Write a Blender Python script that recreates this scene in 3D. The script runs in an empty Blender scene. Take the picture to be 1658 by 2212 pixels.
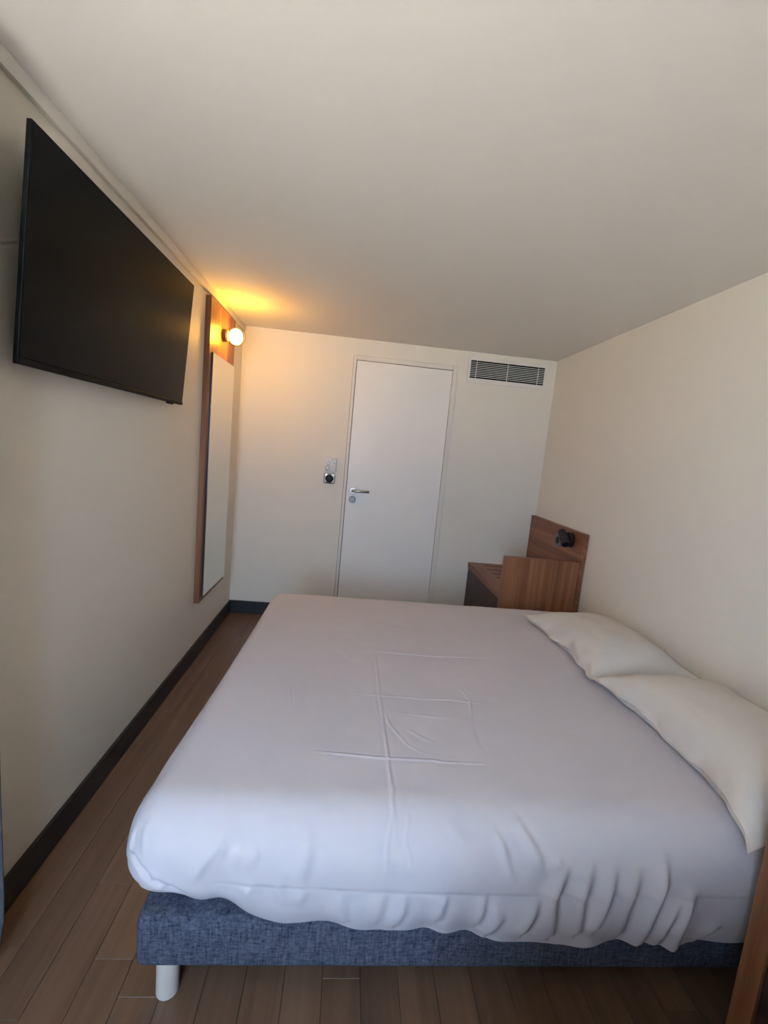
import bpy, bmesh, math, random
import numpy as np
from mathutils import Vector, Matrix

random.seed(7)
rng = np.random.default_rng(7)
scene = bpy.context.scene
COL = scene.collection

# ------------------------------------------------------------------ camera
F_PX = 989.55
CAM = np.array([0.8682, -3.5912, 1.3811])
YAW, PITCH, ROLL = 0.0817, 0.1308, 0.0952
def cam_axes():
    cy, sy, cp, sp, cr, sr = (math.cos(YAW), math.sin(YAW), math.cos(PITCH), math.sin(PITCH), math.cos(ROLL), math.sin(ROLL))
    w = np.array([sy*cp, cy*cp, -sp]); r = np.array([cy, -sy, 0.0]); u = np.cross(r, w)
    return cr*r + sr*u, -sr*r + cr*u, w
RT, UP, FW = cam_axes()
cd = bpy.data.cameras.new('camera')
cd.sensor_fit = 'VERTICAL'; cd.sensor_height = 24.0; cd.lens = F_PX*24.0/2212.0
cd.clip_start = 0.02
cam = bpy.data.objects.new('camera', cd); COL.objects.link(cam)
cam.matrix_world = Matrix(((RT[0], UP[0], -FW[0], CAM[0]), (RT[1], UP[1], -FW[1], CAM[1]), (RT[2], UP[2], -FW[2], CAM[2]), (0, 0, 0, 1)))
scene.camera = cam
def ray(px):
    d = (px[0]-829)/F_PX*RT - (px[1]-1106)/F_PX*UP + FW
    return d/np.linalg.norm(d)

# ------------------------------------------------------------------ sky, daylight, exposure
world = bpy.data.worlds.new('sky'); scene.world = world; world.use_nodes = True
bg = world.node_tree.nodes['Background']
bg.inputs[0].default_value = (0.49, 0.70, 1.0, 1); bg.inputs[1].default_value = 2.8
# sun stands behind the building: it lights the yard outside the window and never enters the room
sl = bpy.data.lights.new('sun', 'SUN'); sl.energy = 29.0; sl.color = (1.0, 0.96, 0.91); sl.angle = math.radians(0.6)
so_ = bpy.data.objects.new('sun', sl); COL.objects.link(so_); so_.rotation_euler = (math.radians(-38), 0, math.radians(12))
scene.view_settings.view_transform = 'Standard'; scene.view_settings.look = 'None'
scene.view_settings.gamma = 1.0; scene.view_settings.use_curve_mapping = False
scene.view_settings.exposure = 3.05
LAMP_POWER = 11.0
LAMP_COLOR = (1.0, 0.49, 0.04, 1)

# room: x 0..W (left wall to right wall), y 0 = door wall, z 0..H
W, H, YF = 2.398, 2.2, -4.35
WIN_X0, WIN_X1, WIN_Z0, WIN_Z1 = 0.06, 0.80, 0.70, 2.10
pl = bpy.data.lights.new('window_portal', 'AREA'); pl.shape = 'RECTANGLE'
pl.size = WIN_X1-WIN_X0; pl.size_y = WIN_Z1-WIN_Z0; pl.cycles.is_portal = True
po = bpy.data.objects.new('window_portal', pl); COL.objects.link(po)
po.matrix_world = Matrix(((-1, 0, 0, (WIN_X0+WIN_X1)/2), (0, 0, -1, YF-0.17), (0, -1, 0, (WIN_Z0+WIN_Z1)/2), (0, 0, 0, 1)))

# ------------------------------------------------------------------ materials
def nmat(name):
    m = bpy.data.materials.new(name); m.use_nodes = True
    nt = m.node_tree; b = nt.nodes['Principled BSDF']
    return m, nt, b
def N(nt, typ, **kw):
    n = nt.nodes.new(typ)
    for k, v in kw.items(): setattr(n, k, v)
    return n
def plain(name, col, rough=0.5, metal=0.0, spec=0.5, noise=0.0, nscale=40, bump=0.0):
    m, nt, b = nmat(name)
    b.inputs['Base Color'].default_value = (*col, 1); b.inputs['Roughness'].default_value = rough
    b.inputs['Metallic'].default_value = metal; b.inputs['Specular IOR Level'].default_value = spec
    tc = N(nt, 'ShaderNodeTexCoord'); nz = N(nt, 'ShaderNodeTexNoise')
    nz.inputs['Scale'].default_value = nscale; nz.inputs['Detail'].default_value = 4
    nt.links.new(tc.outputs['Object'], nz.inputs['Vector'])
    if noise:
        mx = N(nt, 'ShaderNodeMixRGB'); mx.inputs[1].default_value = (*[c*(1-noise) for c in col], 1)
        mx.inputs[2].default_value = (*[min(1, c*(1+noise)) for c in col], 1)
        nt.links.new(nz.outputs['Fac'], mx.inputs[0]); nt.links.new(mx.outputs[0], b.inputs['Base Color'])
    if bump:
        bp = N(nt, 'ShaderNodeBump'); bp.inputs['Strength'].default_value = bump; bp.inputs['Distance'].default_value = 0.002
        nt.links.new(nz.outputs['Fac'], bp.inputs['Height']); nt.links.new(bp.outputs[0], b.inputs['Normal'])
    return m
def wood(name, dark, mid, light, axis, rough=0.45, fine=60.0, per_object=0.0, contrast=(0.3, 0.5, 0.72)):
    """procedural wood, grain running along axis 0/1/2"""
    m, nt, b = nmat(name)
    tc = N(nt, 'ShaderNodeTexCoord'); mp = N(nt, 'ShaderNodeMapping')
    s = [fine]*3; s[axis] = fine*0.035
    mp.inputs['Scale'].default_value = s
    nt.links.new(tc.outputs['Object'], mp.inputs['Vector'])
    oi = N(nt, 'ShaderNodeObjectInfo')
    off = N(nt, 'ShaderNodeVectorMath', operation='MULTIPLY_ADD')
    cmb = N(nt, 'ShaderNodeCombineXYZ')
    for i in range(3): nt.links.new(oi.outputs['Random'], cmb.inputs[i])
    off.inputs[1].default_value = (37, 53, 71)
    nt.links.new(cmb.outputs[0], off.inputs[0]); nt.links.new(mp.outputs[0], off.inputs[2])
    n1 = N(nt, 'ShaderNodeTexNoise'); n1.inputs['Scale'].default_value = 1.0; n1.inputs['Detail'].default_value = 6; n1.inputs['Roughness'].default_value = 0.6; n1.inputs['Distortion'].default_value = 0.6
    n2 = N(nt, 'ShaderNodeTexNoise'); n2.inputs['Scale'].default_value = 0.32; n2.inputs['Detail'].default_value = 3; n2.inputs['Distortion'].default_value = 1.0
    nt.links.new(off.outputs[0], n1.inputs['Vector']); nt.links.new(off.outputs[0], n2.inputs['Vector'])
    ad = N(nt, 'ShaderNodeMath', operation='MULTIPLY_ADD'); ad.inputs[1].default_value = 0.5
    ml = N(nt, 'ShaderNodeMath', operation='MULTIPLY'); ml.inputs[1].default_value = 0.5
    nt.links.new(n1.outputs['Fac'], ad.inputs[0]); nt.links.new(n2.outputs['Fac'], ml.inputs[0]); nt.links.new(ml.outputs[0], ad.inputs[2])
    rp = N(nt, 'ShaderNodeValToRGB'); e = rp.color_ramp.elements
    e[0].position = contrast[0]; e[0].color = (*dark, 1); e[1].position = contrast[2]; e[1].color = (*light, 1)
    k = e.new(contrast[1]); k.color = (*mid, 1)
    nt.links.new(ad.outputs[0], rp.inputs[0])
    out = rp.outputs[0]
    if per_object:
        hsv = N(nt, 'ShaderNodeHueSaturation'); mr = N(nt, 'ShaderNodeMapRange')
        mr.inputs['To Min'].default_value = 1-per_object; mr.inputs['To Max'].default_value = 1+per_object
        nt.links.new(oi.outputs['Random'], mr.inputs['Value']); nt.links.new(mr.outputs[0], hsv.inputs['Value'])
        nt.links.new(out, hsv.inputs['Color']); out = hsv.outputs[0]
    nt.links.new(out, b.inputs['Base Color'])
    b.inputs['Roughness'].default_value = rough
    bp = N(nt, 'ShaderNodeBump'); bp.inputs['Strength'].default_value = 0.15; bp.inputs['Distance'].default_value = 0.001
    nt.links.new(n1.outputs['Fac'], bp.inputs['Height']); nt.links.new(bp.outputs[0], b.inputs['Normal'])
    return m
def weave(name, dark, light):
    m, nt, b = nmat(name)
    tc = N(nt, 'ShaderNodeTexCoord'); outs = []
    for s in ((28, 28, 330), (260, 260, 24), (110, 110, 170)):
        mp = N(nt, 'ShaderNodeMapping'); mp.inputs['Scale'].default_value = s
        nt.links.new(tc.outputs['Object'], mp.inputs['Vector'])
        nz = N(nt, 'ShaderNodeTexNoise'); nz.inputs['Scale'].default_value = 1.0; nz.inputs['Detail'].default_value = 2
        nt.links.new(mp.outputs[0], nz.inputs['Vector']); outs.append(nz.outputs['Fac'])
    a = N(nt, 'ShaderNodeMath', operation='ADD'); nt.links.new(outs[0], a.inputs[0]); nt.links.new(outs[1], a.inputs[1])
    a2 = N(nt, 'ShaderNodeMath', operation='ADD'); nt.links.new(a.outputs[0], a2.inputs[0]); nt.links.new(outs[2], a2.inputs[1])
    dv = N(nt, 'ShaderNodeMath', operation='DIVIDE'); dv.inputs[1].default_value = 3; nt.links.new(a2.outputs[0], dv.inputs[0])
    rp = N(nt, 'ShaderNodeValToRGB'); e = rp.color_ramp.elements
    e[0].position = 0.36; e[0].color = (*dark, 1); e[1].position = 0.66; e[1].color = (*light, 1)
    nt.links.new(dv.outputs[0], rp.inputs[0]); nt.links.new(rp.outputs[0], b.inputs['Base Color'])
    b.inputs['Roughness'].default_value = 0.9; b.inputs['Specular IOR Level'].default_value = 0.2
    bp = N(nt, 'ShaderNodeBump'); bp.inputs['Strength'].default_value = 0.5; bp.inputs['Distance'].default_value = 0.002
    nt.links.new(dv.outputs[0], bp.inputs['Height']); nt.links.new(bp.outputs[0], b.inputs['Normal'])
    return m

M = {}
M['wall'] = plain("wall_paint", (0.825, 0.77, 0.675), 0.6, spec=0.3, noise=0.012, nscale=3, bump=0.03)
M['ceiling'] = plain("ceiling_paint", (0.81, 0.775, 0.715), 0.8, spec=0.2, noise=0.01, nscale=3)
M['trim'] = plain('trim_paint', (0.79, 0.735, 0.66), 0.5, noise=0.01)
M["yard"] = plain("yard_concrete", (0.48, 0.45, 0.40), 0.9, noise=0.08, nscale=0.6)
M['door'] = plain('door_paint', (0.89, 0.855, 0.81), 0.38, spec=0.5, noise=0.01, nscale=6)
M['base'] = plain('baseboard_charcoal', (0.022, 0.023, 0.025), 0.45, noise=0.15, nscale=12)
M['plank'] = wood('oak_plank', (0.105, 0.058, 0.035), (0.155, 0.088, 0.054), (0.205, 0.120, 0.076), 1, 0.36, 45, per_object=0.14)
M['subfloor'] = plain('subfloor', (0.03, 0.02, 0.015), 0.9, noise=0.1)
WD, WM, WL = (0.105, 0.038, 0.015), (0.235, 0.091, 0.039), (0.41, 0.18, 0.085)
M['wood_v'] = wood('walnut_vertical', WD, WM, WL, 2, 0.42, 42)
M['wood_y'] = wood('walnut_along_wall', WD, WM, WL, 1, 0.42, 26)
M['wood_x'] = wood('walnut_across', WD, WM, WL, 0, 0.42, 40)
M['wood_shaded'] = wood('walnut_shaded', (0.026, 0.013, 0.011), (0.042, 0.022, 0.019), (0.062, 0.033, 0.028), 2, 0.5, 40)  # walnut with the shade on the bench side and inside put into its colour
M['mirror'] = plain('mirror_glass', (0.78, 0.77, 0.70), 0.02, 1.0)
M['mirror_edge'] = plain('mirror_edge', (0.02, 0.015, 0.012), 0.4, noise=0.1)
M['tv_screen'] = plain('tv_screen', (0.005, 0.005, 0.005), 0.30, spec=0.07)
M['tv_case'] = plain('tv_case', (0.004, 0.004, 0.004), 0.55, spec=0.15)
M['black'] = plain('matte_black', (0.010, 0.010, 0.010), 0.5, spec=0.4)
M['grey'] = plain('grey_plastic', (0.16, 0.16, 0.16), 0.45)
M['white'] = plain('white_plastic', (0.74, 0.73, 0.72), 0.4)
M['line'] = plain('grey_print', (0.22, 0.21, 0.20), 0.5)
M['silver'] = plain('brushed_silver', (0.72, 0.71, 0.68), 0.28, 1.0)
M['steel'] = plain('satin_steel', (0.40, 0.37, 0.32), 0.30, 1.0)
M['satin'] = plain('satin_nickel', (0.30, 0.285, 0.27), 0.45, 0.9)
M['vent'] = plain('vent_white', (0.80, 0.76, 0.71), 0.45, noise=0.01)
M['slat'] = plain('vent_slat_white', (0.84, 0.80, 0.79), 0.35)
M['duct'] = plain('duct_black', (0.004, 0.004, 0.004), 0.9)
M['linen'] = weave('navy_linen', (0.024, 0.029, 0.050), (0.142, 0.153, 0.210))
M['leg'] = plain('whitewashed_wood', (0.62, 0.58, 0.53), 0.5, noise=0.06, nscale=25)
M['duvet'] = plain("white_cotton", (0.57, 0.54, 0.58), 0.85, spec=0.2, noise=0.01, nscale=5)
M['pillow'] = plain("pillow_cotton", (0.65, 0.595, 0.545), 0.85, spec=0.2, noise=0.01, nscale=5)
M['mattress'] = plain('mattress_ticking', (0.72, 0.71, 0.70), 0.9, noise=0.03)
M['curtain'] = weave('curtain_grey', (0.10, 0.105, 0.11), (0.16, 0.165, 0.17))
M['brass'] = plain('lamp_base_bronze', (0.10, 0.055, 0.030), 0.4, 0.6)
m, nt, b = nmat('lamp_globe'); nt.nodes.remove(b)
em = N(nt, 'ShaderNodeEmission'); em.inputs[0].default_value = LAMP_COLOR; em.inputs[1].default_value = LAMP_POWER
nt.links.new(em.outputs[0], nt.nodes['Material Output'].inputs[0]); M['globe'] = m
def thin_glass(name, col, gl):
    m, nt, b = nmat(name); nt.nodes.remove(b)
    t = N(nt, 'ShaderNodeBsdfTransparent'); t.inputs[0].default_value = (*col, 1)
    g = N(nt, 'ShaderNodeBsdfGlossy'); g.inputs['Roughness'].default_value = 0.03
    lw = N(nt, 'ShaderNodeLayerWeight'); lw.inputs[0].default_value = gl
    mx = N(nt, 'ShaderNodeMixShader'); nt.links.new(lw.outputs['Fresnel'], mx.inputs[0])
    nt.links.new(t.outputs[0], mx.inputs[1]); nt.links.new(g.outputs[0], mx.inputs[2])
    nt.links.new(mx.outputs[0], nt.nodes['Material Output'].inputs[0]); return m
M['shade_glass'] = thin_glass('amber_clear_glass', (1.0, 0.98, 0.93), 0.02)
M['pane'] = thin_glass('window_pane', (0.97, 0.98, 0.98), 0.12)

# ------------------------------------------------------------------ object helpers
def tag(o, label=None, cat=None, group=None, kind=None):
    for k, v in (('label', label), ('category', cat), ('group', group), ('kind', kind)):
        if v: o[k] = v
    return o
def thing(name, label, cat, loc, group=None):
    o = bpy.data.objects.new(name, None); COL.objects.link(o); o.location = loc; o.empty_display_size = 0.05
    return tag(o, label, cat, group)
def origin_of(o):
    v = Vector((0, 0, 0))
    while o is not None: v += o.location; o = o.parent
    return v
def obj(name, me, mat, parent=None, origin=None, smooth=False, angle=None):
    """me: mesh or bmesh in world coordinates; becomes one object, local to its parent / origin"""
    if isinstance(me, bmesh.types.BMesh):
        bm = me; bmesh.ops.recalc_face_normals(bm, faces=bm.faces)
        me = bpy.data.meshes.new(name); bm.to_mesh(me); bm.free()
    me.name = name
    og = origin_of(parent) if parent else Vector(origin or (0, 0, 0))
    me.transform(Matrix.Translation(-og))
    mats = mat if isinstance(mat, (list, tuple)) else [mat]
    for k in mats: me.materials.append(k)
    o = bpy.data.objects.new(name, me); COL.objects.link(o)
    if parent: o.parent = parent
    else: o.location = og
    if smooth:
        for p in me.polygons: p.use_smooth = True
        if angle: me.set_sharp_from_angle(angle=math.radians(angle))
    return o
def box_bm(lo, hi, bevel=0.0, seg=1, bm=None):
    bm2 = bmesh.new()
    bmesh.ops.create_cube(bm2, size=1.0)
    lo = Vector(lo); hi = Vector(hi)
    for v in bm2.verts: v.co = Vector((lo[i]+(v.co[i]+0.5)*(hi[i]-lo[i]) for i in range(3)))
    if bevel: bmesh.ops.bevel(bm2, geom=list(bm2.edges), offset=bevel, segments=seg, affect='EDGES', profile=0.5)
    if bm is None: return bm2
    tmp = bpy.data.meshes.new('t'); bm2.to_mesh(tmp); bm2.free(); bm.from_mesh(tmp); bpy.data.meshes.remove(tmp)
    return bm
def box(name, lo, hi, mat, parent=None, bevel=0.0, seg=1, origin=None):
    return obj(name, box_bm(lo, hi, bevel, seg), mat, parent, origin, smooth=bevel > 0 and seg > 1, angle=35)
def lathe_bm(profile, center, axis, seg=32):
    """profile [(distance along axis, radius)], closed at ends where radius is 0"""
    bm = bmesh.new(); ax = Vector(axis).normalized()
    a = ax.orthogonal().normalized(); b2 = ax.cross(a)
    rings = []
    for d, r in profile:
        c = Vector(center)+ax*d
        if r <= 1e-6: rings.append([bm.verts.new(c)])
        else: rings.append([bm.verts.new(c+(a*math.cos(t)+b2*math.sin(t))*r) for t in [2*math.pi*k/seg for k in range(seg)]])
    for p, q in zip(rings, rings[1:]):
        for k in range(seg):
            k2 = (k+1) % seg
            if len(p) == 1 and len(q) == 1: continue
            if len(p) == 1: bm.faces.new((p[0], q[k], q[k2]))
            elif len(q) == 1: bm.faces.new((p[k], p[k2], q[0]))
            else: bm.faces.new((p[k], p[k2], q[k2], q[k]))
    return bm
def lathe(name, profile, center, axis, mat, parent=None, seg=32, angle=40, origin=None):
    return obj(name, lathe_bm(profile, center, axis, seg), mat, parent, origin, smooth=True, angle=angle)
def slab(name, us, vs, solid, mk, t0, t1, mat):
    """wall with holes: grid us x vs, solid(i,j), mk(u,v,t) -> xyz"""
    bm = bmesh.new(); vt = {}
    def V(i, j, k):
        key = (i, j, k)
        if key not in vt: vt[key] = bm.verts.new(mk(us[i], vs[j], (t0, t1)[k]))
        return vt[key]
    nu, nv = len(us)-1, len(vs)-1
    S = lambda i, j: 0 <= i < nu and 0 <= j < nv and solid(i, j)
    for i in range(nu):
        for j in range(nv):
            if not S(i, j): continue
            for k in (0, 1): bm.faces.new((V(i, j, k), V(i+1, j, k), V(i+1, j+1, k), V(i, j+1, k)))
            if not S(i-1, j): bm.faces.new((V(i, j, 0), V(i, j+1, 0), V(i, j+1, 1), V(i, j, 1)))
            if not S(i+1, j): bm.faces.new((V(i+1, j, 0), V(i+1, j+1, 0), V(i+1, j+1, 1), V(i+1, j, 1)))
            if not S(i, j-1): bm.faces.new((V(i, j, 0), V(i+1, j, 0), V(i+1, j, 1), V(i, j, 1)))
            if not S(i, j+1): bm.faces.new((V(i, j+1, 0), V(i+1, j+1, 0), V(i+1, j+1, 1), V(i, j+1, 1)))
    return tag(obj(name, bm, mat), kind='structure')

# ------------------------------------------------------------------ room shell
T = 0.20
DX0, DX1, DZ = 0.8235, 1.627, 2.082                 # door frame outer size
VX0, VX1, VZ0, VZ1 = 1.718, 2.308, 2.004, 2.139     # vent opening
us = [-T, DX0, DX1, VX0, VX1, W+T]; vs = [-T, 0, VZ0, DZ, VZ1, H+T]
def back_solid(i, j):
    if i == 1 and 1 <= j <= 2: return False
    if i == 3 and 2 <= j <= 3: return False
    return True
wall_back = slab('wall_back', us, vs, back_solid, lambda u, v, t: (u, t, v), 0.0, T, M['wall'])
tag(box('wall_left', (-T, YF-T, -T), (0, 0, H+T), M['wall']), kind='structure')
tag(box('wall_right', (W, YF-T, -T), (W+T, 0, H+T), M['wall']), kind='structure')
slab('wall_front', [0, WIN_X0, WIN_X1, W], [-T, WIN_Z0, WIN_Z1, H+T], lambda i, j: not (i == 1 and j == 1),
     lambda u, v, t: (u, t, v), YF-T, YF, M['wall'])
tag(box('ceiling', (0, YF, H), (W, 0, H+T), M['ceiling']), kind='structure')
floor = tag(box('floor', (0, YF, -T), (W, 0, -0.008), M['subfloor']), kind='structure')
tag(box('ground', (-30, -45, -3.2), (32, 12, -3.0), M['yard']), kind='structure')
# floor planks: 10 cm wide, 1.09 m long, butt joints where the photograph shows them
PL = 1.0925
known = {0: -0.30, 1: -0.46, 3: -2.516+PL*2, 9: -2.56+PL*2}
c = -1
while 0.0075+0.0998*c < W:
    x0, x1 = max(0, 0.0125+0.0995*c), min(W, 0.0125+0.0995*(c+1))
    st = known.get(c, -random.uniform(0.05, 1.05)); c += 1
    if x1-x0 < 0.004: continue
    y = st+PL
    while y > YF:
        ya, yb = max(YF, y-PL), min(0, y)
        if yb-ya > 0.01: box('plank', (x0+0.0004, ya+0.0003, -0.008), (x1-0.0004, yb-0.0003, 0), M['plank'], floor, bevel=0.0007)
        y -= PL
# baseboards
BH = 0.102
tag(box('baseboard_left', (0, YF, 0), (0.012, 0, BH), M['base'], bevel=0.002), kind='structure')
tag(box('baseboard_back', (0.012, -0.012, 0), (DX0-0.001, 0, BH), M['base'], bevel=0.002), kind='structure')
tag(box('trim_1', (0, YF, H-0.041), (0.016, 0, H), M['trim'], bevel=0.003, seg=2), kind='structure')

# window in the front wall, behind the camera
xm = (WIN_X0+WIN_X1)/2
win = tag(thing('window_1', None, None, (xm, YF-0.12, WIN_Z0)), kind='structure')
bm = bmesh.new(); ya, yb2 = YF-0.15, YF-0.09
for lo, hi in (((WIN_X0, ya, WIN_Z0), (WIN_X1, yb2, WIN_Z0+0.05)), ((WIN_X0, ya, WIN_Z1-0.05), (WIN_X1, yb2, WIN_Z1)),
               ((WIN_X0, ya, WIN_Z0), (WIN_X0+0.05, yb2, WIN_Z1)), ((WIN_X1-0.05, ya, WIN_Z0), (WIN_X1, yb2, WIN_Z1)),
               ((xm-0.03, ya, WIN_Z0), (xm+0.03, yb2, WIN_Z1))): box_bm(lo, hi, 0.003, bm=bm)
obj('window_frame', bm, M['white'], win)
for a, b2 in ((WIN_X0+0.05, xm-0.03), (xm+0.03, WIN_X1-0.05)):
    box('pane', (a, YF-0.122, WIN_Z0+0.05), (b2, YF-0.118, WIN_Z1-0.05), M['pane'], win)
box('window_sill', (WIN_X0, YF-0.09, WIN_Z0), (WIN_X1, YF+0.02, WIN_Z0+0.018), M['white'], win, bevel=0.003)

# door with frame
door = tag(thing('door_1', None, None, (1.22, 0, 0)), kind='structure')
LX0, LX1, LZ = 0.851, 1.587, 2.042
bm = bmesh.new()
box_bm((DX0+0.002, -0.009, 0), (LX0-0.0034, 0.06, DZ-0.002), 0.0015, bm=bm)
box_bm((LX1+0.0026, -0.009, 0), (DX1-0.002, 0.06, DZ-0.002), 0.0015, bm=bm)
box_bm((LX0-0.0034, -0.0088, LZ+0.003), (LX1+0.0010, 0.06, DZ-0.002), 0.0015, bm=bm)
obj('door_frame', bm, M['trim'], door)
box('dark_gap_backing', (DX0, 0.10, 0), (DX1, 0.12, DZ), M['duct'], door)  # black sheet behind the leaf, paints the shade seen in the door gaps
leaf = box('door_leaf', (LX0, -0.003, 0.006), (LX1, 0.04, LZ), M['door'], door, bevel=0.0012)
for za, zb in ((1.842, 1.922), (1.007, 1.085), (0.19, 0.268)):
    lathe('hinge', [(0, 0), (0, 0.0055), (zb-za, 0.0055), (zb-za, 0)], (LX1-0.001, -0.0075, za), (0, 0, 1), M['door'], door, 12)
hx, hz = 0.900, 1.056
han = lathe('door_handle', [(0, 0), (0, 0.026), (0.007, 0.026), (0.009, 0.024), (0.009, 0.011), (0.045, 0.0095), (0.045, 0)], (hx, -0.003, hz), (0, -1, 0), M['steel'], door, 32)
lathe('lever', [(0, 0), (0.001, 0.0085), (0.003, 0.0095), (0.137, 0.0095), (0.139, 0.0085), (0.139, 0)], (hx-0.010, -0.046, hz), (1, 0, 0.012), M['steel'], han, 24)
lathe('lock_thumbturn', [(0, 0), (0, 0.0265), (0.006, 0.0265), (0.008, 0.025), (0.008, 0.019), (0.026, 0.021), (0.028, 0.019), (0.028, 0)], (0.903, -0.003, 0.988), (0, -1, 0), M['satin'], door, 32)

# ------------------------------------------------------------------ air vent above the door
vent = thing('air_vent', 'white louvred air vent high on the wall beside the door', 'vent', (2.018, -0.004, 1.97))
bm = bmesh.new(); fx0, fx1, fz0, fz1 = 1.700, 2.334, 1.971, 2.163
ox = VX0+0.002, VX1-0.002, VZ0+0.002, VZ1-0.002
for lo, hi in (((fx0, -0.008, fz0), (ox[0], 0, fz1)), ((ox[1], -0.008, fz0), (fx1, 0, fz1)),
               ((ox[0], -0.008, fz0), (ox[1], 0, ox[2])), ((ox[0], -0.008, ox[3]), (ox[1], 0, fz1))): box_bm(lo, hi, 0.001, bm=bm)
obj('vent_frame', bm, M['vent'], vent)
box('duct', (VX0+0.001, 0.08, VZ0+0.001), (VX1-0.001, 0.10, VZ1-0.001), M['duct'], vent)
bm = bmesh.new()
for lo, hi in (((VX0+.0005, 0.002, VZ0+.0005), (VX0+0.003, 0.09, VZ1-.0005)), ((VX1-0.003, 0.002, VZ0+.0005), (VX1-.0005, 0.09, VZ1-.0005)),
               ((VX0+.0005, 0.002, VZ0+.0005), (VX1-.0005, 0.09, VZ0+0.003)), ((VX0+.0005, 0.002, VZ1-0.003), (VX1-.0005, 0.09, VZ1-.0005))): box_bm(lo, hi, bm=bm)
obj('duct_sleeve', bm, M['duct'], vent)
NS = 9
for k in range(NS):
    z = ox[2]+(k+1)*(ox[3]-ox[2])/(NS+1)
    bm = box_bm((ox[0]+0.001, -0.004, z-0.0023), (ox[1]-0.001, 0.010, z+0.0023), 0.0006)
    for v in bm.verts: v.co.z += (v.co.y+0.004)*0.22
    obj('slat', bm, M['slat'], vent)
for f in (0.08, 0.5, 0.915):
    x = ox[0]+f*(ox[1]-ox[0]); box('mullion', (x-0.002, -0.0052, ox[2]), (x+0.002, -0.0035, ox[3]), M['slat'], vent)

# ------------------------------------------------------------------ thermostat and switch left of the door
th = thing('thermostat', 'white wall thermostat with two dials above the square switch', 'thermostat', (0.714, 0, 1.19))
box('housing', (0.672, -0.026, 1.188), (0.757, 0, 1.296), M['white'], th, bevel=0.003, seg=2)
def teardrop(name, cx, cz, r, y0, y1, mat, parent, tip):
    bm = bmesh.new(); n = 28; lo = []; hi = []
    for k in range(n):
        a = 2*math.pi*k/n; rr = r*(1+tip*max(0, math.cos(a))**8); x, z = cx+rr*math.sin(a), cz+rr*math.cos(a)*(1 if tip >= 0 else 1)
        lo.append(bm.verts.new((x, y0, z))); hi.append(bm.verts.new((cx+(x-cx)*0.92, y1, cz+(z-cz)*0.92)))
    bm.faces.new(hi); bm.faces.new(lo[::-1])
    for k in range(n): bm.faces.new((lo[k], lo[(k+1) % n], hi[(k+1) % n], hi[k]))
    return obj(name, bm, mat, parent, smooth=True, angle=40)
dz_ = teardrop('dial_bezel', 0.697, 1.251, 0.0125, -0.0255, -0.0275, M['line'], th, 0.5)
teardrop('dial', 0.697, 1.252, 0.0108, -0.027, -0.036, M['white'], dz_, 0.5)
dz_ = teardrop('dial_bezel', 0.692, 1.216, 0.0185, -0.0255, -0.0275, M['line'], th, 0.12)
teardrop('dial', 0.692, 1.2165, 0.0155, -0.027, -0.036, M['white'], dz_, 0.12)
box('print_mark', (0.722, -0.0265, 1.2795), (0.738, -0.0258, 1.2825), M['line'], th)
box('indicator', (0.737, -0.0270, 1.253), (0.746, -0.0255, 1.2575), M['line'], th)
sw = thing('wall_switch', 'square silver wall switch with a round black centre', 'switch', (0.7125, 0, 1.093))
bm = bmesh.new(); n = 64; cx, cz = 0.7125, 1.1345; hw, hh = 0.046, 0.041
def sq(a, sx, sz, p=6.0):
    c, s = math.cos(a), math.sin(a); q = (abs(c)**p+abs(s)**p)**(-1/p); return cx+sx*q*c, cz+sz*q*s
rings = []
for f, y in ((1.0, 0.0), (1.0, -0.006), (0.96, -0.011), (0.80, -0.0135), (0.0, 0)):
    if f == 0: continue
    rings.append([bm.verts.new((*[sq(2*math.pi*k/n, hw*f, hh*f)[0]], y, sq(2*math.pi*k/n, hw*f, hh*f)[1])) for k in range(n)])
rings.append([bm.verts.new((cx+0.0315*math.cos(2*math.pi*k/n), -0.0145, cz+0.0315*math.sin(2*math.pi*k/n))) for k in range(n)])
rings.append([bm.verts.new((cx+0.0290*math.cos(2*math.pi*k/n), -0.0115, cz+0.0290*math.sin(2*math.pi*k/n))) for k in range(n)])
for p, q in zip(rings, rings[1:]):
    for k in range(n): bm.faces.new((p[k], p[(k+1) % n], q[(k+1) % n], q[k]))
bm.faces.new(rings[0])
obj('faceplate', bm, M['silver'], sw, smooth=True, angle=50)
lathe('rocker', [(0, 0), (0, 0.0288), (0.003, 0.0288), (0.004, 0.0275), (0.004, 0)], (cx, -0.010, cz), (0, -1, 0), M['black'], sw, 40)

# ------------------------------------------------------------------ television on the left wall
tv = thing('television', 'wide black flat television mounted on the wall, tilted downward', 'television', (0.0, -1.848, 1.50))
ty0, ty1 = -2.396, -1.322
xb, zb, xt, zt = 0.056, 1.507, 0.092, 2.047
zt2 = zt
def tilt(bm):
    for v in bm.verts:
        f = (v.co.z-zb)/(zt-zb); v.co.x += xb+(xt-xb)*f
    return bm
obj('case', tilt(box_bm((-0.014, ty0, zb), (-0.0015, ty1, zt), 0.002, 2)), M['tv_case'], tv)
scr = obj('screen', tilt(box_bm((-0.0025, ty0+0.004, zb+0.016), (0.0, ty1-0.004, zt-0.004), 0.0006)), M['tv_screen'], tv)
obj('bezel', tilt(box_bm((-0.003, ty0+0.001, zb+0.001), (0.002, ty1-0.001, zb+0.014), 0.0012)), M['tv_case'], tv)
obj('sensor', tilt(box_bm((-0.012, ty1-0.16, zb-0.007), (-0.001, ty1-0.10, zb+0.001), 0.002)), M['tv_case'], tv)
box('wall_bracket', (0.0005, -2.05, 1.60), (0.047, -1.65, 1.90), M['tv_case'], tv, bevel=0.003)

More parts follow.
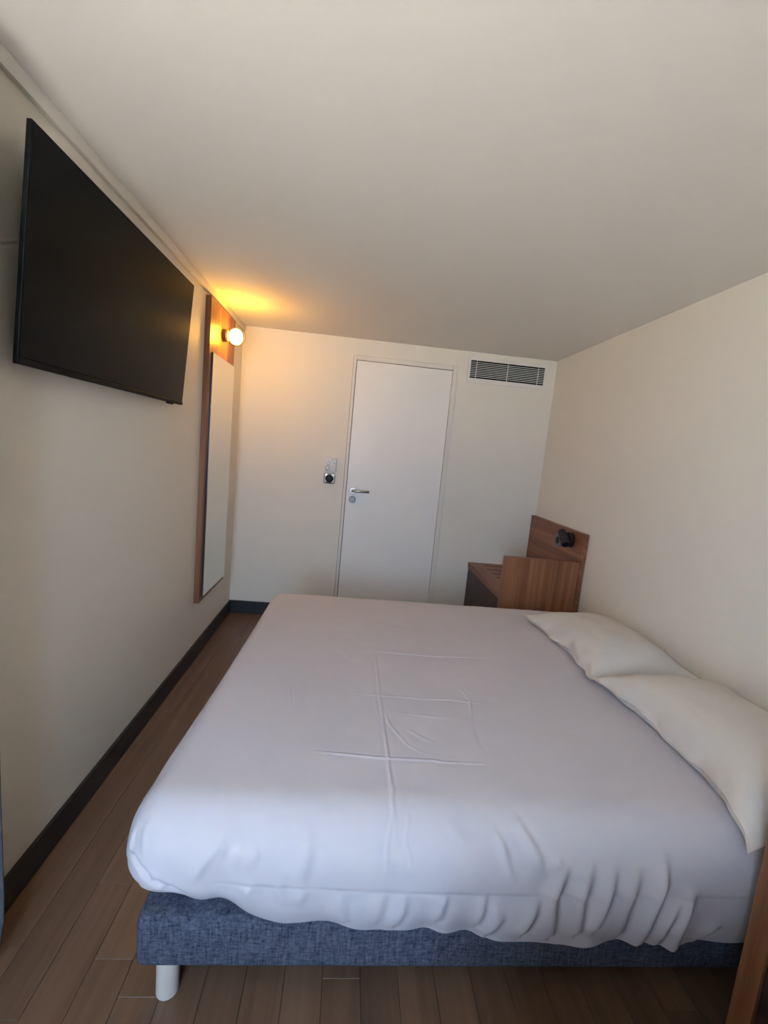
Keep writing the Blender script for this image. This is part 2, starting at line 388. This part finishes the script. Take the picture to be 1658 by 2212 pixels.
# ------------------------------------------------------------------ mirror panel and wall lamp
mp_ = thing('mirror_panel', 'tall walnut panel with a long frameless mirror on the wall', 'mirror', (0.0, -0.60, 0.375))
py0, py1, pz0, pz1 = -0.868, -0.338, 0.374, 2.142
box('backing_board', (0.0, py0, pz0), (0.030, py1, pz1), M['wood_v'], mp_, bevel=0.001)
my0, my1, mz0, mz1 = -0.829, -0.358, 0.405, 1.846
mb_ = box('mirror_backing', (0.030, my0, mz0), (0.0375, my1, mz1), M['mirror_edge'], mp_)
box('mirror_glass', (0.0375, my0+0.0008, mz0+0.0008), (0.0415, my1-0.0008, mz1-0.0008), M['mirror'], mb_, bevel=0.0006)

sy_, sz_ = -0.612, 1.988
sc = thing('wall_lamp', 'lit warm globe wall lamp on the walnut panel above the mirror', 'lamp', (0.03, sy_, sz_))
lathe('lamp_base', [(0, 0), (0, 0.035), (0.002, 0.037), (0.023, 0.037), (0.025, 0.035), (0.025, 0)], (0.030, sy_, sz_), (1, 0, 0), M['brass'], sc, 40)
lathe('lamp_collar', [(0, 0), (0, 0.033), (0.006, 0.033), (0.008, 0.027), (0.008, 0.016), (0.024, 0.016), (0.024, 0)], (0.055, sy_, sz_), (1, 0, 0), M['steel'], sc, 32)
gc, gr, ga = 0.106, 0.0475, 0.039
pts = [(ga*math.sin(-math.pi/2+math.pi*k/18), gr*max(0, math.cos(-math.pi/2+math.pi*k/18))**0.78) for k in range(19)]
pts[0] = (pts[0][0], 0); pts[-1] = (pts[-1][0], 0)
lathe('globe', pts, (gc, sy_, sz_), (1, 0, 0), M['globe'], sc, 40, angle=None)
gr2 = 0.060
pts = [(gr2*0.94*math.sin(-1.0+(1.0+math.pi/2)*k/22), gr2*max(0, math.cos(-1.0+(1.0+math.pi/2)*k/22))**0.9) for k in range(23)]
pts[-1] = (pts[-1][0], 0)
lathe('glass_shade', pts, (gc, sy_, sz_+0.004), (1, 0, 0), M['shade_glass'], sc, 40, angle=None)

# ------------------------------------------------------------------ bedside units (luggage bench + tall end panel + wall panel)
UX0, UX1, UPX = 1.886, W-0.002, 2.362
def bedside(name, label, mir, lamp):
    """mir: maps y; unit runs along the right wall from the end panel (bed side) away from the bed"""
    root = thing(name, label, 'luggage bench', ((UX0+UX1)/2, mir(-0.45), 0))
    def bx(n, x0, x1, y0, y1, z0, z1, mat, bev=0.0012):
        a, b2 = sorted((mir(y0), mir(y1))); return box(n, (x0, a, z0), (x1, b2, z1), mat, root, bevel=bev)
    bx('end_panel', UX0-0.002, UPX-0.001, -0.852, -0.800, 0.0, 0.800, M['wood_v'])
    bx('wall_panel', UPX, UX1, -0.856, -0.002, 0.0, 0.985, M['wood_y'])
    bx('bench_rail', UX0, UX0+0.022, -0.799, -0.003, 0.512, 0.557, M['wood_y'])
    bx('side_panel', UX0+0.006, UX0+0.022, -0.799, -0.003, 0.0, 0.5115, M['wood_shaded'])
    # bench top with open slots running across
    ys = [-0.003]; k = 0
    while -0.092-0.1145*k > -0.80:
        yc = -0.092-0.1145*k; ys += [yc+0.011, yc-0.011]; k += 1
    ys.append(-0.799)
    bx('bench_top', UX0+0.0225, 1.985, -0.799, -0.003, 0.535, 0.5568, M['wood_y'])
    for a, b2 in zip(ys[0::2], ys[1::2]): bx('slat', 1.9855, UPX-0.001, b2, a, 0.535, 0.5566, M['wood_x'])
    bx('bench_floor', UX0+0.0225, UPX-0.001, -0.799, -0.003, 0.02, 0.04, M['wood_shaded'])
    return root
bedside('luggage_bench', 'walnut luggage bench with slotted top and panels in the door wall corner', lambda y: y, True)
bedside('luggage_bench', 'walnut bench with end panel beside the pillow with the drooping corner', lambda y: -3.572-y, False)

# reading lamp and socket on the far wall panel
rl = thing('reading_lamp', 'black cylindrical reading spotlight on the walnut wall panel', 'lamp', (UPX, -0.70, 0.90))
lathe('lamp_base', [(0, 0), (0, 0.048), (0.003, 0.050), (0.022, 0.050), (0.025, 0.047), (0.025, 0)], (UPX, -0.700, 0.921), (-1, 0, 0), M['black'], rl, 36)
lathe('arm', [(0, 0), (0, 0.010), (0.026, 0.010), (0.026, 0)], (UPX-0.025, -0.700, 0.925), (-1, 0, 0), M['black'], rl, 16)
hd = Vector((-0.05, -0.80, -0.62)).normalized(); hc = Vector((UPX-0.058, -0.712, 0.929))
lathe('lamp_head', [(-0.060, 0), (-0.060, 0.024), (-0.058, 0.026), (0.056, 0.026), (0.058, 0.0245), (0.058, 0.022), (0.046, 0.020), (0.046, 0)], hc, hd, M['black'], rl, 36)
so = thing('wall_socket', 'grey rounded wall socket with black centre beside the reading spotlight', 'socket', (UPX, -0.53, 0.885))
bm = bmesh.new(); n = 48; cy_, cz_ = -0.530, 0.884; rings = []
for f, x in ((1.0, UPX), (1.0, UPX-0.007), (0.93, UPX-0.011)):
    rings.append([bm.verts.new((x, cy_+0.047*f*q*math.cos(a), cz_+0.045*f*q*math.sin(a))) for a, q in [(2*math.pi*k/n, (abs(math.cos(2*math.pi*k/n))**5+abs(math.sin(2*math.pi*k/n))**5)**-0.2) for k in range(n)]])
for p, q in zip(rings, rings[1:]):
    for k in range(n): bm.faces.new((p[k], p[(k+1) % n], q[(k+1) % n], q[k]))
bm.faces.new(rings[-1]); bm.faces.new(rings[0])
obj('faceplate', bm, M['grey'], so, smooth=True, angle=40)
lathe('insert', [(0, 0), (0, 0.025), (0.003, 0.025), (0.003, 0.021), (0.0015, 0.0205), (0.0015, 0)], (UPX-0.0105, cy_, cz_), (-1, 0, 0), M['black'], so, 32)

# ------------------------------------------------------------------ bed
BX0, BX1, BY0, BY1 = 0.456, 2.392, -2.622, -1.035
BZ0, BZ1 = 0.108, 0.246
bed = thing('bed_base', 'navy linen covered bed base on round whitewashed legs', 'bed', ((BX0+BX1)/2, (BY0+BY1)/2, 0))
box('upholstered_box', (BX0, BY0, BZ0), (BX1, BY1, BZ1), M['linen'], bed, bevel=0.018, seg=4)
for lx in (0.523, 2.32):
    for ly in (-2.583, -1.10):
        lathe('leg', [(0, 0), (0, 0.025), (0.002, 0.027), (BZ0+0.002, 0.0275), (BZ0+0.002, 0)], (lx, ly, 0), (0, 0, 1), M['leg'], bed, 28)
def rounded_box(name, lo, hi, rc, rz, mat, label, cat):
    bm = bmesh.new(); rings = []
    def ring(off, z):
        out = []; x0, x1, y0, y1 = lo[0]+off, hi[0]-off, lo[1]+off, hi[1]-off; r = max(rc-off, 0.005)
        for (cx_, cy_, a0) in ((x1-r, y1-r, 0), (x0+r, y1-r, 90), (x0+r, y0+r, 180), (x1-r, y0+r, 270)):
            for k in range(9):
                a = math.radians(a0+90*k/8); out.append(bm.verts.new((cx_+r*math.cos(a), cy_+r*math.sin(a), z)))
        return out
    for k in range(6):
        a = math.pi/2*k/5; rings.append(ring(rz*(1-math.sin(a)), lo[2]+rz*(1-math.cos(a))))
    for k in range(6):
        a = math.pi/2*k/5; rings.append(ring(rz*(1-math.cos(a)), hi[2]-rz*(1-math.sin(a))))
    for p, q in zip(rings, rings[1:]):
        for k in range(len(p)): bm.faces.new((p[k], p[(k+1) % len(p)], q[(k+1) % len(p)], q[k]))
    bm.faces.new(rings[0]); bm.faces.new(rings[-1])
    o = obj(name, bm, mat, None, ((lo[0]+hi[0])/2, (lo[1]+hi[1])/2, lo[2]), smooth=True, angle=60)
    return tag(o, label, cat)
rounded_box('mattress', (0.506, -2.590, BZ1+0.0005), (2.388, -1.090, 0.508), 0.09, 0.05, M['mattress'], 'thick pale mattress under the white duvet on the navy base', 'mattress')

# duvet: a sheet folded over the mattress, 4-5 mm grid, with creases measured from the photograph
ZT = 0.545
DXL0, DXL1 = 0.444, 0.492          # left outline at the front and at the back
DYF, DYB, DXH = -2.668, -1.038, 2.386
def left_x(y): return DXL0+(DXL1-DXL0)*np.clip((y-DYF)/(DYB-DYF), 0, 1)
HEMX = [0.40, 0.47, 0.56, 0.65, 0.73, 0.80, 0.90, 1.04, 1.08, 1.17, 1.24, 1.35, 1.46, 1.58, 1.76, 1.95, 2.4]
HEMZ = [0.385, 0.365, 0.338, 0.322, 0.298, 0.279, 0.281, 0.262, 0.266, 0.252, 0.254, 0.237, 0.231, 0.235, 0.232, 0.243, 0.24]
RL, RF, RB = 0.080, 0.135, 0.060
NSK_L, NSK_F, NSK_B = 60, 120, 36
xin = np.linspace(DXL0+RL, DXH, 600)
yin = np.linspace(DYF+RF, DYB-RB, 470)
du = np.concatenate([-np.linspace(1, 0, NSK_L, endpoint=False), np.zeros(len(xin))])
xb_ = np.concatenate([np.full(NSK_L, xin[0]), xin])
dv = np.concatenate([-np.linspace(1, 0, NSK_F, endpoint=False), np.zeros(len(yin)), np.linspace(0, 1, NSK_B+1)[1:]])
yb_ = np.concatenate([np.full(NSK_F, yin[0]), yin, np.full(NSK_B, yin[-1])])
DU, DV = np.meshgrid(du, dv, indexing='ij'); XB, YB = np.meshgrid(xb_, yb_, indexing='ij')
m_ = np.maximum(np.abs(DU), np.abs(DV)); nrm = np.hypot(DU, DV)+1e-12
NX, NY = DU/nrm, DV/nrm
wl, wf, wb = NX**2, np.where(NY < 0, NY**2, 0), np.where(NY > 0, NY**2, 0)
R = wl*RL+wf*RF+wb*RB+1e-9
hem = np.interp(XB, HEMX, HEMZ)
drop = wl*(ZT-0.355)+wf*(ZT-hem)+wb*(ZT-0.36)
tt_ = np.linspace(0, 1, 401); ph = np.pi/2*tt_*tt_*(3-2*tt_)        # fold angle eases in and out
ca = np.concatenate([[0], np.cumsum((np.cos(ph[1:])+np.cos(ph[:-1]))/2)/400]); sa = np.concatenate([[0], np.cumsum((np.sin(ph[1:])+np.sin(ph[:-1]))/2)/400])
S = R/ca[-1]                                                       # arc length of the fold
Lmax = S+np.maximum(drop-S*sa[-1], 0.02)
L = m_*Lmax
A = S*np.interp(np.minimum(L/S, 1), tt_, ca); D = S*np.interp(np.minimum(L/S, 1), tt_, sa)+np.maximum(L-S, 0)
fr = np.clip(L/Lmax, 0, 1)
near = np.clip((-1.9-YB)/0.5, 0, 1)
A = A+(0.012*wf+0.034*wl*near)*np.sin(np.pi*np.clip((D-0.02)/0.26, 0, 1))                        # fullness of the hanging side
A = A-(wl*0.05+wf*np.interp(XB, [0.4, 0.55, 0.75, 2.4], [0.05, 0.035, 0.012, 0.010])+wb*0.03)*np.clip((fr-0.80)/0.20, 0, 1)**2   # tucked hem
skew = (DXL1-DXL0)*np.clip((YB-DYF)/(DYB-DYF), 0, 1)*(DXH-XB)/(DXH-xin[0])
P = np.stack([XB+skew+NX*A, YB+NY*A, ZT-D], -1)
def smooth2(a, k):
    for ax in (0, 1):
        pad = np.pad(a, [(k, k) if i == ax else (0, 0) for i in range(2)], mode='edge'); cs = np.cumsum(np.insert(pad, 0, 0, axis=ax), axis=ax)
        n = 2*k+1; a = (np.take(cs, range(n, cs.shape[ax]), axis=ax)-np.take(cs, range(0, cs.shape[ax]-n), axis=ax))/n
    return a
# soft undulation
h = 0.030*smooth2(smooth2(rng.standard_normal(DU.shape), 22), 16)*1.0
h += 0.006*smooth2(smooth2(rng.standard_normal(DU.shape), 6), 5)
PS = P[::2, ::2].reshape(-1, 3); PC = PS-CAM
def hit(px):
    """point of the smooth duvet seen at a photograph pixel"""
    d = ray(px); t = PC@d; perp = np.linalg.norm(PC-t[:, None]*d, axis=1)
    k = np.where(perp < max(0.006, perp.min()*1.01))[0]
    return PS[k[np.argmin(t[k])]]
CR = [  # polyline in photo pixels, height (m), width (m)
    ([(784, 1331), (922, 1345)], .0025, .006), ([(763, 1398), (806, 1404), (915, 1414), (1088, 1420)], .0055, .007),
    ([(745, 1492), (821, 1500), (925, 1508), (973, 1508), (1016, 1515), (1063, 1519)], .005, .006),
    ([(665, 1618), (723, 1625), (839, 1635), (936, 1640), (958, 1643), (1063, 1647)], .005, .006),
    ([(811, 1406), (819, 1474), (826, 1547), (837, 1630), (844, 1684), (850, 1730), (855, 1760), (858, 1807), (860, 1893), (862, 1916)], .005, .007),
    ([(842, 1650), (849, 1700), (852, 1760), (846, 1800), (838, 1822), (836, 1854), (834, 1913)], .005, .006),
    ([(881, 1697), (885, 1768), (881, 1819), (889, 1858), (887, 1905)], .005, .006),
    ([(991, 1482), (1014, 1511), (1021, 1558), (1034, 1601), (1059, 1644)], .004, .007),
    ([(622, 1478), (628, 1518)], .003, .006), ([(828, 1529), (842, 1560), (860, 1583), (882, 1606), (929, 1630)], .003, .006),
    ([(850, 1536), (969, 1549)], .002, .006), ([(806, 1480), (812, 1530), (830, 1570)], .002, .006), ([(880, 1570), (905, 1585), (940, 1605)], .003, .010),
    ([(481, 1748), (487, 1783), (473, 1826), (438, 1873), (395, 1938)], .008, .011), ([(505, 1752), (501, 1799), (470, 1858), (422, 1924)], .006, .012),
    ([(554, 1815), (550, 1846), (540, 1893)], .006, .010), ([(520, 1790), (512, 1850), (500, 1885)], .005, .010), ([(646, 1764), (666, 1803), (660, 1860), (645, 1950)], .006, .014),
    ([(270, 1835), (283, 1855), (309, 1888), (352, 1918), (395, 1940)], -.012, .007), ([(300, 1765), (283, 1800), (278, 1840), (290, 1862)], .006, .008), ([(330, 1760), (312, 1800), (306, 1850)], .004, .008),
    ([(310, 1905), (345, 1900)], .006, .006), ([(335, 1922), (372, 1918)], .005, .006),
    ([(1054, 1764), (1089, 1830), (1124, 1920)], .007, .008), ([(1101, 1744), (1140, 1807), (1168, 1858), (1179, 1917)], .007, .010), ([(970, 1780), (1010, 1830), (1040, 1850)], .004, .012),
    ([(1242, 1838), (1222, 1885), (1199, 1944), (1187, 2022)], .011, .012), ([(1330, 1854), (1326, 1901), (1309, 1956), (1289, 2003)], .012, .012),
    ([(1430, 1815), (1438, 1870), (1434, 1917), (1407, 1983), (1383, 2038)], .015, .013), ([(1281, 1834), (1277, 1870), (1258, 1948), (1250, 2010)], .011, .012),
    ([(1385, 1850), (1378, 1900), (1352, 1975), (1340, 2025)], .010, .012), ([(1469, 1932), (1438, 2003), (1414, 2042)], .012, .012), ([(1502, 1899), (1492, 1955), (1462, 2011), (1452, 2041)], .013, .014),
    ([(1561, 1998), (1513, 2031)], .009, .012), ([(1160, 1930), (1150, 1980), (1130, 2015)], .009, .012), ([(1060, 1940), (1075, 1990), (1050, 2018)], .008, .013), ([(1205, 1850), (1210, 1880)], .005, .010),
    ([(1048, 1925), (1045, 1970), (1030, 2000)], .007, .010), ([(960, 1935), (950, 1990)], .006, .012), ([(880, 1925), (870, 1970), (855, 2000)], .007, .012), ([(830, 1925), (815, 1990)], .006, .012),
    ([(735, 1930), (745, 1990)], .006, .012), ([(655, 1920), (640, 1970)], .005, .012), ([(540, 1900), (541, 1960)], .005, .010), ([(600, 1910), (612, 1960)], .004, .012),
]
for line, amp, wd in CR:
    q = [hit(p_) for p_ in line]; best = np.full(DU.shape, 9.0); side = np.ones(DU.shape); tt = np.zeros(DU.shape)
    seg = [np.linalg.norm(b2-a) for a, b2 in zip(q, q[1:])]; tot = sum(seg); acc = 0
    for a, b2, sl in zip(q, q[1:], seg):
        e = (b2-a)/sl; t = np.clip((P-a)@e, 0, sl); cl = a+t[..., None]*e; dd = np.linalg.norm(P-cl, axis=-1)
        k = dd < best; best = np.where(k, dd, best); side = np.where(k, np.where(P[..., 0] < cl[..., 0], 1.0, -1.0), side); tt = np.where(k, (acc+t)/tot, tt); acc += sl
    end = 1-tt if line[-1][1] < 1990 else np.ones_like(tt)
    mn = np.minimum(tt, end); taper = np.clip(mn/0.22, 0, 1)*0.8+0.2*np.clip(mn/0.05, 0, 1)
    if amp < 0.0056 and line[0][1] < 1740: wd, amp = wd*0.62, amp*0.72
    if line[0][1] > 1740 and amp > 0.0045:        # hanging folds: broad on one side, tight on the other
        ww = np.where(side > 0, wd*2.0, wd*0.85)
        ta = np.clip(mn/0.5, 0, 1); taper = ta*ta*(3-2*ta)*(1-0.35*np.clip((tt-0.75)/0.25, 0, 1))
        if line[0][0] < 960: amp *= 0.75
        h += 1.15*amp*taper*(np.exp(-(best/ww)**2)-0.18*np.where(side < 0, np.exp(-((best-1.5*wd)/(0.9*wd))**2), 0))
    else: h += amp*taper*(np.exp(-(best/wd)**2)-0.35*np.exp(-(best/(2.2*wd))**2))
# sewn seam along the hanging side and hem scallops
zs = np.interp(XB, [0.4, 0.68, 1.01, 1.06, 1.36, 2.4], [0.41, 0.401, 0.389, 0.386, 0.385, 0.39])
on_front = (wf > 0.9)
h += np.where(on_front, -0.0022*np.exp(-((P[..., 2]-zs)/0.003)**2)-0.0015/(1+np.exp((zs-P[..., 2])/-0.003)), 0)*np.clip((XB-0.62)/0.1, 0, 1)
sc_ = 0.005*np.sin(XB*19+1.7*np.sin(XB*7))+0.004*np.sin(XB*43+2*np.sin(XB*11))
h += np.where(on_front, sc_*np.clip((fr-0.6)/0.4, 0, 1), 0)
h = np.where(wf+wl > 0.05, smooth2(h, 1), h)
gu = np.gradient(P, axis=0); gv = np.gradient(P, axis=1)
nn = np.cross(gu, gv); nn /= np.linalg.norm(nn, axis=-1, keepdims=True)+1e-12
if nn[200, 200, 2] < 0: nn = -nn
h = h*np.clip((DXH-XB)/0.03, 0, 1)
P = P+nn*h[..., None]
P[..., 2] = np.where((m_ < 0.02), np.maximum(P[..., 2], 0.520), P[..., 2])
def grid_mesh(name, P):
    a, b2 = P.shape[:2]; idx = np.arange(a*b2).reshape(a, b2)
    f = np.stack([idx[:-1, :-1], idx[1:, :-1], idx[1:, 1:], idx[:-1, 1:]], -1).reshape(-1, 4)
    me = bpy.data.meshes.new(name)
    me.vertices.add(a*b2); me.vertices.foreach_set('co', P.reshape(-1).astype(np.float32))
    me.loops.add(len(f)*4); me.loops.foreach_set('vertex_index', f.reshape(-1).astype(np.int32))
    me.polygons.add(len(f)); me.polygons.foreach_set('loop_start', np.arange(0, len(f)*4, 4, dtype=np.int32))
    me.polygons.foreach_set('loop_total', np.full(len(f), 4, dtype=np.int32))
    me.update(calc_edges=True); me.polygons.foreach_set('use_smooth', np.ones(len(f), dtype=bool)); return me
dv_o = obj('duvet', grid_mesh('duvet', P), M['duvet'], None, (1.42, -1.85, 0.30))
tag(dv_o, 'smooth white duvet with fold creases tucked over the bed', 'duvet')

# pillows
def pillow(label, cx, cy, hx_, hy_, thick, rot, seed, pinch=0.055, zoff=0.0):
    r2 = np.random.default_rng(seed); n = 90
    a = np.linspace(-1, 1, n); Aa, Bb = np.meshgrid(a, a, indexing='ij')
    X = Aa*hx_*(1-pinch/hx_*(1-Bb**2)*np.abs(Aa)**2*0.8); Y = Bb*hy_*(1-pinch/hy_*(1-Aa**2)*np.abs(Bb)**2*0.6)
    Ae, Be = np.clip(np.abs(Aa)/0.955, 0, 1), np.clip(np.abs(Bb)/0.965, 0, 1)
    X = X+0.007*np.sin(Bb*9+seed)*np.clip(-Aa, 0, 1)**6*(1-np.abs(Bb)**4)+0.004*np.sin(Bb*23+2*seed)*np.clip(-Aa, 0, 1)**8
    prof = (np.clip(1-Ae**2.6, 0, 1)**0.62)*(np.clip(1-Be**3.2, 0, 1)**0.62)
    wr = smooth2(smooth2(r2.standard_normal(Aa.shape), 5), 4)*0.06*np.clip(1-prof*0.5, 0.3, 1)
    edge = np.clip(np.minimum(1-np.abs(Aa), 1-np.abs(Bb))/0.10, 0, 1)
    lift = 0.012+0.006*np.sin(Bb*5+seed)*(1-edge)+0.008*(np.abs(Aa*Bb)**3)
    top = lift+thick*prof+wr*edge+0.002
    bot = lift*(0.3+0.7*(1-np.clip(prof*3, 0, 1)))-0.002-0.010*np.clip(prof*3, 0, 1)
    c_, s_ = math.cos(rot), math.sin(rot)
    def w_(Z):
        yw = cy+X*s_+Y*c_; sag = np.clip((-2.585-yw)/0.13, 0, 1)
        return np.stack([cx+X*c_-Y*s_, yw, ZT+0.010+zoff+Z-0.050*sag**1.6], -1)
    Pt, Pb = w_(top), w_(np.minimum(bot, top-0.003))
    me = bpy.data.meshes.new('pillow'); bm = bmesh.new()
    vt = [[bm.verts.new(Pt[i, j]) for j in range(n)] for i in range(n)]; vb = [[bm.verts.new(Pb[i, j]) for j in range(n)] for i in range(n)]
    for i in range(n-1):
        for j in range(n-1):
            bm.faces.new((vt[i][j], vt[i+1][j], vt[i+1][j+1], vt[i][j+1])); bm.faces.new((vb[i][j+1], vb[i+1][j+1], vb[i+1][j], vb[i][j]))
    for i in range(n-1):
        bm.faces.new((vt[i][0], vb[i][0], vb[i+1][0], vt[i+1][0])); bm.faces.new((vt[i+1][n-1], vb[i+1][n-1], vb[i][n-1], vt[i][n-1]))
        bm.faces.new((vt[0][i+1], vb[0][i+1], vb[0][i], vt[0][i])); bm.faces.new((vt[n-1][i], vb[n-1][i], vb[n-1][i+1], vt[n-1][i+1]))
    o = obj('pillow', bm, M['pillow'], None, (cx, cy, ZT), smooth=True, angle=70)
    return tag(o, label, 'pillow', 'pillows on the white bed')
pillow('white pillow on the bed, the one beside the walnut luggage bench', 2.125, -1.60, 0.255, 0.345, 0.105, 0.02, 3)
pillow('white pillow on the bed whose corner droops over the duvet edge', 2.128, -2.326, 0.260, 0.386, 0.115, -0.02, 5, pinch=0.085, zoff=0.006)

# ------------------------------------------------------------------ curtain by the window
cu = thing('curtain', 'dark grey pleated curtain hanging against the wall beside the television', 'curtain', (0.05, -2.66, 0.02))
n, k = 120, 30
Z = np.linspace(0.03, 2.13, k); Yc = np.linspace(0, 1, n)
YY, ZZ = np.meshgrid(Yc, Z, indexing='ij')
Xc = 0.048+0.032*np.sin(np.pi/2+(1-YY)*2*np.pi*5)+0.006*np.clip((0.5-ZZ)/0.4, 0, 1)
yy = -2.86+YY*(0.355-0.02*np.clip((0.15-ZZ)/0.12, 0, 1)**2)
Pc = np.stack([Xc, yy, ZZ], -1)
co = obj('fabric', grid_mesh('fabric', Pc), M['curtain'], cu)
sm = co.modifiers.new('thickness', 'SOLIDIFY'); sm.thickness = 0.003
lathe('curtain_rail', [(0, 0), (0, 0.010), (1.35, 0.010), (1.35, 0)], (0.062, -3.90, 2.135), (0, 1, 0), M['white'], cu, 16)

# ------------------------------------------------------------------ unseen walnut block added by the window wall to shade the near-right floor
dk = thing('shade_desk', 'added walnut shade block with closed sides, out of view against the window wall', 'shade_desk', (1.42, -3.65, 0))
box('shade_desk_top', (0.98, -4.33, 0.715), (1.87, -3.28, 0.745), M['wood_x'], dk, bevel=0.0015)
box('side_panel', (0.985, -4.33, 0), (1.010, -3.29, 0.7145), M['wood_v'], dk, bevel=0.0012)
box('side_panel', (1.840, -4.33, 0), (1.865, -3.29, 0.7145), M['wood_v'], dk, bevel=0.0012)
box('front_panel', (1.011, -3.315, 0.02), (1.839, -3.295, 0.7145), M['wood_v'], dk, bevel=0.0012)
